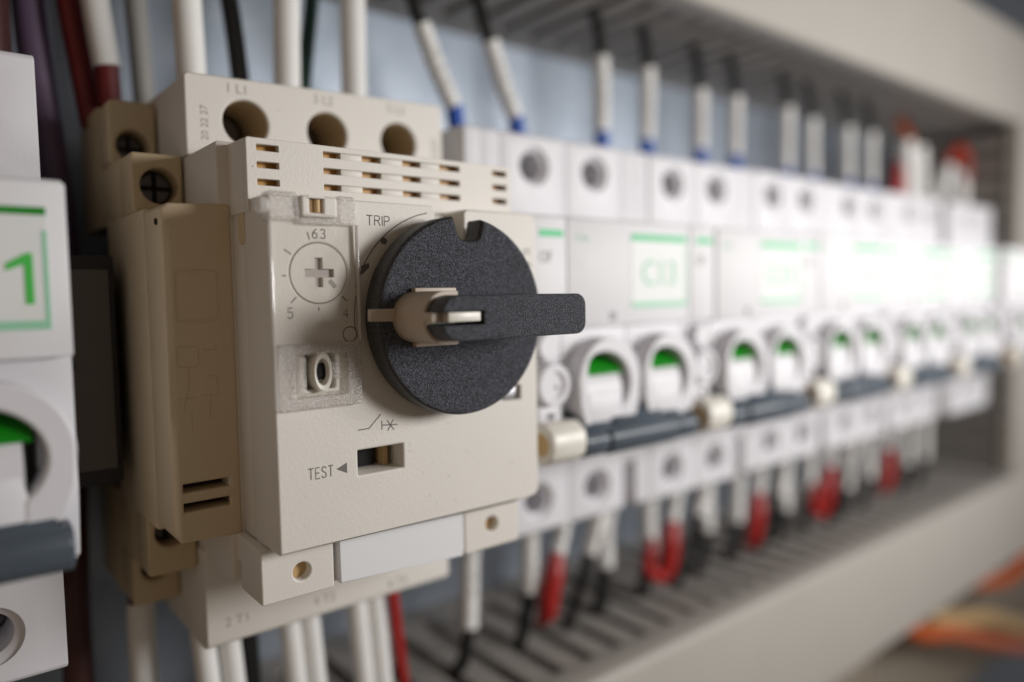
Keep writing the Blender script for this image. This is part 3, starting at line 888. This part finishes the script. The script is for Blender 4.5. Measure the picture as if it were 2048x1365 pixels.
def aux(label, x0, group):
    t = thing('auxiliary_contact', label, 'contact module', (x0 + 4.5, 80, Z0), group)
    pf = [(78, 35.8), (26.4, 35.8), (25.84, 35.2), (25.84, 18.6), (23, 17.3), (9.2, 17.0), (8.6, 16.4), (8.6, -20), (11, -28.4), (13, -29.6), (24.5, -30.6), (25.84, -31.6), (25.84, -37.5), (29, -40.5), (36, -41.5), (36, -49.2), (78, -49.2)]
    c = MB().prism_x(pf, x0 + 0.06, x0 + 4.2, 0.22).prism_x(PROF, x0 + 4.18, x0 + 8.94, 0.22).build('case', white, t)
    mp = MB().box(x0 + 0.1, x0 + 8.9, 6.5, 8.7, -3.8, 16.4, 0.35).build('marker_panel', whitepanel, t)
    MB().box(x0 + 2.2, x0 + 8.0, 6.42, 6.52, 12.8, 14.1).build('label_stripe', mint, mp)
    MB().add_mesh(text_mesh('OF', 3.0, x0 + 2.0, 8.2, 6.45, sx=0.85)).build('label_lettering', inksoft, mp)
    MB().lathe((x0 + 4.5, 5.2, -14.0), 'y', [(3.95, 3.6), (3.95, 0.3), (3.6, 0), (2.6, 0), (2.4, 0.6), (0.4, 0.6)], 36).lathe((x0 + 4.5, 6.5, -7.2), 'y', [(2.6, 3), (2.6, 0.3), (2.3, 0)], 28).build('round_boss', white, t)
    MB().lathe((x0 + 5.3, 5.6, -14.5), 'y', [(0.35, 0.5), (0.35, 0)], 12).build('boss_pin', pewter, t)
    MB().lathe((x0 + 4.7, 6.3, -19.8), 'y', [(0.6, 2.6), (0.6, 0)], 12).build('boss_pin', pewter, t)
    MB().box(x0 + 1.6, x0 + 7.6, 6.8, 10, -22, -17.5, 0.6).build('coupler_arm', white, t)
    pts = [(8.0, -20.8), (4.0, -20.5), (1.8, -22), (1.3, -24.2), (1.9, -26.6), (4.2, -28.2), (8.0, -28.0)]
    cp = MB().prism_x(pts, x0 + 0.4, x0 + 8.9, 0.7, 3).build('toggle_coupler', ivory, t)
    MB().lathe((x0 + 0.45, 4.7, -24.3), 'x', [(2.1, -0.1), (2.1, 0.4)], 28).build('coupler_bore', ochre, cp)
    return t


X0 = 49.4
ORD = ['nearest', 'second', 'third', 'fourth', 'fifth', 'farthest']
br = breaker('circuit_breaker', 'nearest white two pole breaker, right of the motor breaker, green framed label legible', X0 + 9, 2, 'C13', 'white two pole breakers in the row')
ax = aux('slim white contact module between the cream motor breaker and the nearest row breaker', X0, 'slim contact modules between the breakers')
for k in range(1, 6):
    sh = 45 * k + (7.5 if k == 5 else 0)
    far = ('farthest white two pole breaker, past the gap, at the vertical duct' if k == 5 else
           'white two pole breaker, %s in the row counted from the motor breaker' % ORD[k])
    d = dup(br, (sh, 0.3 * math.sin(5 * k), 0.25 * math.sin(3 * k + 1)), far)
    d.rotation_euler = (0, R(0.25 * math.sin(7 * k)), 0)
    dup(ax, (sh, 0, 0), ('farthest slim white contact module, just past the gap in the row' if k == 5 else
                         'slim white contact module joined to the left of the %s row breaker' % ORD[k]))
breaker('circuit_breaker', 'white breaker cut off by the left picture edge, its label ending in a green 1', -39.1, 1, '1')

# ------------------------------------------------------------------ wires


def wire(name, label, sleeve, cable, cmat, fer=None, rs=2.1, rc=1.5, group=None, smat=sleevem, bands=True, fmat=bluef):
    """sleeve / cable / ferrule: paths in mm"""
    o = sleeve[0]
    t = thing(name, label, 'wire', o, group)
    if cable:
        MB().tube(cable, rc).build('cable', cmat, t)
    n = len(sleeve)
    if bands:
        P = [Vector(p) for p in sleeve]; Q = []; dd = 0.0; rr = []
        for p, q in zip(P, P[1:]):
            m = max(2, int((q - p).length / 0.4))
            for j in range(m):
                Q.append(p.lerp(q, j / m)); dd += (q - p).length / m
                rr.append(rs * (0.84 if dd % 3.1 < 0.5 else 1.0))
        Q.append(P[-1]); rr.append(rs)
        sl = MB().tube(Q, rr, n=12, smooth=0)
    else:
        sl = MB().tube(sleeve, [rs] * n)
    nf = len(sl.bm.faces)
    if bands:
        a, b = Vector(sleeve[0]), Vector(sleeve[-1])
        for f in (0.25, 0.36, 0.47, 0.58, 0.69):
            p = a + (b - a) * (f + random.uniform(-.02, .02))
            sl.box(p.x - 0.9, p.x - 0.1, p.y - rs - 0.02, p.y - rs + 0.3, p.z - 0.3, p.z + 0.3)
    sl.bm.faces.ensure_lookup_table()
    for f in sl.bm.faces[nf:]:
        f.material_index = 1
    sl.build('sleeve', (smat, inksoft), t)
    if fer:
        MB().tube(fer, 2.0).build('ferrule', fmat, t)
    return t


# top wires: each pole of the row
NB = ['nearest', 'second', 'third', 'fourth', 'fifth']
gt = 'white sleeved wires entering the row from above'
poles = []
for k in range(5):
    poles += [X0 + 45 * k + 18, X0 + 45 * k + 36]
side = ['left', 'right']
for i, x in enumerate(poles):
    k = i // 2
    x += (-3.4, -1.8, -4.0, -1.0, -2.0)[k]
    lean = (-9.5, -8.5)[i] if k == 0 else random.uniform(-1.0, 1.2)
    zt = 64 + random.uniform(-1.5, 1.5) if k else 62
    lab = 'white sleeved wire with blue ferrule above the %s pole of the %s row breaker' % (side[i % 2], ORD[k])
    if k == 0:
        lab = 'slanting ' + lab
    wire('sleeved_wire', lab,
         [(x + lean * 0.15, 48, 45.2 if k < 3 else 43.5), (x + lean * 0.6, 48, 53), (x + lean, 48, zt)],
         [(x + lean * 0.95, 48, zt - 2), (x + lean * 1.25, 49, zt + 7), (x + lean * 1.4, 52, 82), (x + lean * 1.4, 56, 95)], cablek,
         [(x, 48, 35.9), (x + lean * 0.15, 48, 45.6)], group=gt)
# wires over the motor breaker
gm = 'wires above the motor breaker'
for x, lean, lab in ((4.5, -1.0, 'thick pale sleeved wire above the left upper terminal of the motor breaker'),
                     (21.5, 1.0, 'thick pale sleeved wire above the middle upper terminal of the motor breaker'),
                     (35.5, 0.5, 'thick pale sleeved wire above the right upper terminal of the motor breaker')):
    wire('sleeved_wire', lab, [(x, 44, 36.5), (x + lean * .4, 44, 52), (x + lean, 44, 74)], [(x + lean, 44, 72), (x + lean, 46, 84), (x, 52, 98)], cablek, rs=2.5, group=gm, bands=False)
tag(MB().tube([(15.5, 50, 36), (15, 52, 52), (13.5, 55, 74), (13, 57, 92)], 1.7).build('black_wire', cablek), 'plain black wire left of the middle pale wire over the motor breaker', 'wire', gm)
tag(MB().tube([(26.5, 50, 36), (29, 52, 50), (33, 56, 68), (35, 58, 90)], 1.5).build('green_wire', cablegn), 'dark green wire slanting right of the middle pale wire over the motor breaker', 'wire', gm)

# left top bundle
gl = 'wires at the top left corner'
wire('sleeved_wire', 'short white sleeve with red ends above the side contact block, top left', [(-6.5, 56, 44), (-7.5, 56, 52), (-9, 56, 66)], [(-9, 56, 64), (-10, 57, 78), (-10, 60, 95)], cabledr,
     [(-6.3, 56, 37), (-6.6, 56, 45)], rs=2.3, group=gl, bands=False, fmat=cableshade)
tag(MB().tube([(-8.5, 60, 34), (-9.8, 60, 44), (-11.5, 60, 58), (-12, 61, 78), (-12, 62, 96)], 2.0).build('red_wire', cableshade), 'red wire, shade painted into its colour, left of the short white sleeve, top left', 'wire', gl)
tag(MB().tube([(-13.5, 66, 10), (-14.5, 66, 30), (-16.5, 66, 55), (-17, 66, 96)], 2.8).build('violet_wire', cablev), 'dull violet wire rising behind the left breaker', 'wire', gl)
tag(MB().tube([(-24, 62, 30), (-24, 62, 60), (-23, 64, 96)], 4.2).build('brown_cable', cabledr), 'thick dark brown cable rising above the left breaker', 'cable', gl)
tag(MB().tube([(-33, 58, 30), (-33, 58, 60), (-32, 60, 96)], 4.6).build('brown_cable', cabledr), 'thick dark brown cable at the top left picture corner', 'cable', gl)
tag(MB().tube([(2, 66, 34), (1.0, 66, 60), (-1, 66, 96)], 2.0).build('slate_wire', cableg), 'grey wire left of the first pale wire over the motor breaker', 'wire', gl)

# bottom wires: two per pole, some with red links
gb = 'white sleeved wires leaving the row from below'
ORD2 = ORD[:5] + ['farthest']
for i, x in enumerate(poles + [X0 + 232.5 + 18, X0 + 232.5 + 36]):
    k = i // 2
    zb = -74 + random.uniform(-2.0, 2.0)
    lean = random.uniform(-1.6, 0.6)
    xx = x - 3.6
    wire('sleeved_wire', 'straight white sleeved wire, black tail, under the %s pole of the %s row breaker' % (side[i % 2], ORD[k]),
         [(xx + 1.0, 46, -48.5), (xx + lean * .5, 46, -60), (xx + lean, 46, zb)],
         [(xx + lean, 46, zb + 1.5), (xx - 0.6 + lean, 47, zb - 7), (xx - 2.0 + lean, 49, -88), (xx - 3, 56, -100)], cablek, rs=2.15, rc=1.6, group=gb)
    if i >= 2:
        zz = -63 + random.uniform(-1.5, 1.5)
        wire('sleeved_wire', 'tilted white sleeved wire beside the straight one, %s pole of the %s row breaker' % (side[i % 2], ORD[k]),
             [(x + 3.5, 50, -48), (x + 2.6, 50, -56), (x + 1.2, 50, zz)],
             [(x + 1.2, 50, zz + 1.5), (x + 0.4, 49.5, zz - 8), (x - 1.5, 50, -89), (x - 2, 58, -102)], cablek, rs=2.0, rc=1.3, group=gb)
for k in range(1, 6):
    x = X0 + 45 * k
    zz = -66 + random.uniform(-1.0, 1.0)
    x -= (0, 0, -0.8, 0, -1.2, -4)[k]
    wire('sleeved_wire', 'white sleeved wire with fat red tail just right of the %s row breaker' % ORD[k - 1],
         [(x + 0.6, 46, -47), (x - 2.0, 44.5, -56), (x - 6.6, 43, zz)],
         [(x - 6.4, 43, zz + 2.0), (x - 8.4, 42, zz - 2.5), (x - 9.6 + random.uniform(-.7, .7), 42, zz - 7.5), (x - 10.4, 42.5, zz - 12), (x - 10.8, 45, zz - 15.5)], cabler, rs=1.8, rc=[1.7, 2.6, 2.7, 2.5, 1.2], group=gb)
    if k < 5:
        wire('sleeved_wire', 'second white sleeved wire, black tail, just right of the %s row breaker' % ORD[k - 1],
             [(x + 6.5, 40, -48), (x + 5.6, 40, -56), (x + 3.4, 41, -65 + random.uniform(-2, 1))], [(x + 3.6, 41, -63), (x + 2.2, 43, -73), (x - 0.5, 48, -89), (x - 1, 58, -100)], cablek, rs=1.9, rc=1.4, group=gb)
    if k in (2, 4):
        tag(MB().tube([(x - 15.6, 43, -67.5), (x - 16.4, 43, -71), (x - 17.4, 43, -76), (x - 14.5, 42.5, -78.5), (x - 11, 42.5, -80)], [0.8, 1.7, 1.9, 1.9, 1.5]).build('red_link', cabler),
            'short bent red link touching the fat red tail right of the %s row breaker' % ORD[k - 1], 'wire', 'red link wires under the row')
# wires under the motor breaker
gq = 'wires below the motor breaker'
for x, lab in ((1.2, 'first pale wire from the left under the cream lower terminals'), (5.6, 'second pale wire from the left under the cream lower terminals'),
               (17.0, 'third pale wire from the left under the cream lower terminals'), (21.0, 'fourth pale wire from the left under the cream lower terminals'),
               (31.2, 'fifth pale wire from the left under the cream lower terminals'), (35.3, 'sixth pale wire from the left under the cream lower terminals')):
    wire('sleeved_wire', lab, [(x, 42, -53), (x + 0.8, 42, -64), (x + 2.0, 42, -80)], [(x + 2.0, 42, -78), (x + 2.2, 44, -88), (x + 2, 52, -100)], cablek, rs=2.0, group=gq, bands=False)
tag(MB().tube([(10.6, 48, -52), (11.5, 48, -66), (12.5, 50, -92)], 2.0).build('black_wire', cablek), 'black wire among the pale wires under the cream lower terminals', 'wire', gq)
tag(MB().tube([(38.4, 40, -53), (39.0, 40, -60), (41.2, 42, -72), (45, 46, -88)], 1.25).build('red_wire', cabler), 'thin curved red wire at the right end under the cream lower terminals', 'wire', gq)
wire('sleeved_wire', 'pale wire with red ferrule hanging from the side contact block at lower left', [(-6.2, 52, -52), (-6.2, 52, -60), (-6, 52, -78)], [(-6, 52, -76), (-6, 54, -100)], cabledr, [(-6.2, 52, -48), (-6.2, 52, -53)], rs=2.4, group=gq, bands=False, fmat=cableshade)
tag(MB().tube([(-15, 60, -30), (-15.5, 60, -52), (-15, 62, -95)], 2.6).build('dark_red_wire', cabledr), 'dark red wire in the shadow below the slim relay', 'wire', gq)

# far right: jumper loop and ends
tag(MB().tube([(331, 48, 40), (334, 48, 52), (338, 47, 61), (345, 46, 66), (352, 46, 63), (354, 47, 54), (353.5, 48, 40)], 2.6).build('red_link', mat('rust_red_cable', (0.30, 0.025, 0.008), 0.45)), 'rust red wire loop over the farthest breaker at the duct end', 'wire', 'red link wires over the far end')
wire('sleeved_wire', 'white sleeve on the left leg of the red loop at the far end', [(329, 48, 36), (331, 48, 45), (336, 47, 57)], None, cablek, rs=3.1, bands=False, group=gt)
wire('sleeved_wire', 'white sleeve on the right leg of the red loop at the far end', [(353, 48, 36), (354, 48, 45), (354, 47.5, 57)], None, cablek, rs=3.1, bands=False, group=gt)
wire('sleeved_wire', 'left of the paired white sleeves with an orange tip before the red loop', [(297, 48, 36), (296, 48, 50), (295, 48, 64)], [(295, 48, 62), (299, 49, 67), (300, 54, 74)], cableo, rs=3.3, group=gt)
wire('sleeved_wire', 'right of the paired white sleeves with an orange tip before the red loop', [(310, 48, 36), (309, 48, 50), (306.5, 48, 63)], [(306, 48, 61), (305, 50, 68), (303, 54, 80)], cabledr, rs=3.3, group=gt)
tag(MB().tube([(281.5, 46, 40), (282.5, 46, 48), (283.5, 46, 54)], [3.2, 2.6, 1.2]).build('red_wire', cabler), 'short red wire stub left of the paired white sleeves at the far end', 'wire', 'red link wires over the far end')

# lower row: orange cables below the lower duct
go = 'cables below the lower duct'
tag(MB().tube([(262, 50, -128), (285, 44, -140), (300, 40, -149), (330, 40, -158), (362, 40, -170.5), (435, 40, -198), (520, 44, -226)], 3.6).build('orange_cable', cableo), 'thick orange cable running sideways in the lower right corner', 'cable', go)
tag(MB().tube([(318, 46, -150), (350, 46, -160), (392, 45, -171), (433, 45, -187), (520, 46, -217)], 4.8).build('tan_cable', ochre), 'tan cable lying above the thick orange one at lower right', 'cable', go)
tag(MB().tube([(440, 44, -120), (432, 40, -142), (410, 40, -151), (372, 44, -146), (350, 54, -138)], 3.6).build('orange_cable', cableo), 'thin orange cable bent up behind the lower duct at the right picture edge', 'cable', go)
ts = thing('terminal_strip', 'grey brown terminal strip in the shade below the lower duct', 'terminals', (330, 84, -190))
for k in range(24):
    x = 200 + 13 * k
    MB().prism_x([(84, -150), (66, -152), (58, -166), (58, -214), (66, -228), (84, -230)], x, x + 12.2, 0.8).build('terminal_body', mat('grey_brown_plastic', (0.30, 0.26, 0.21), 0.5) if k == 0 else MATS['grey_brown_plastic'], ts)
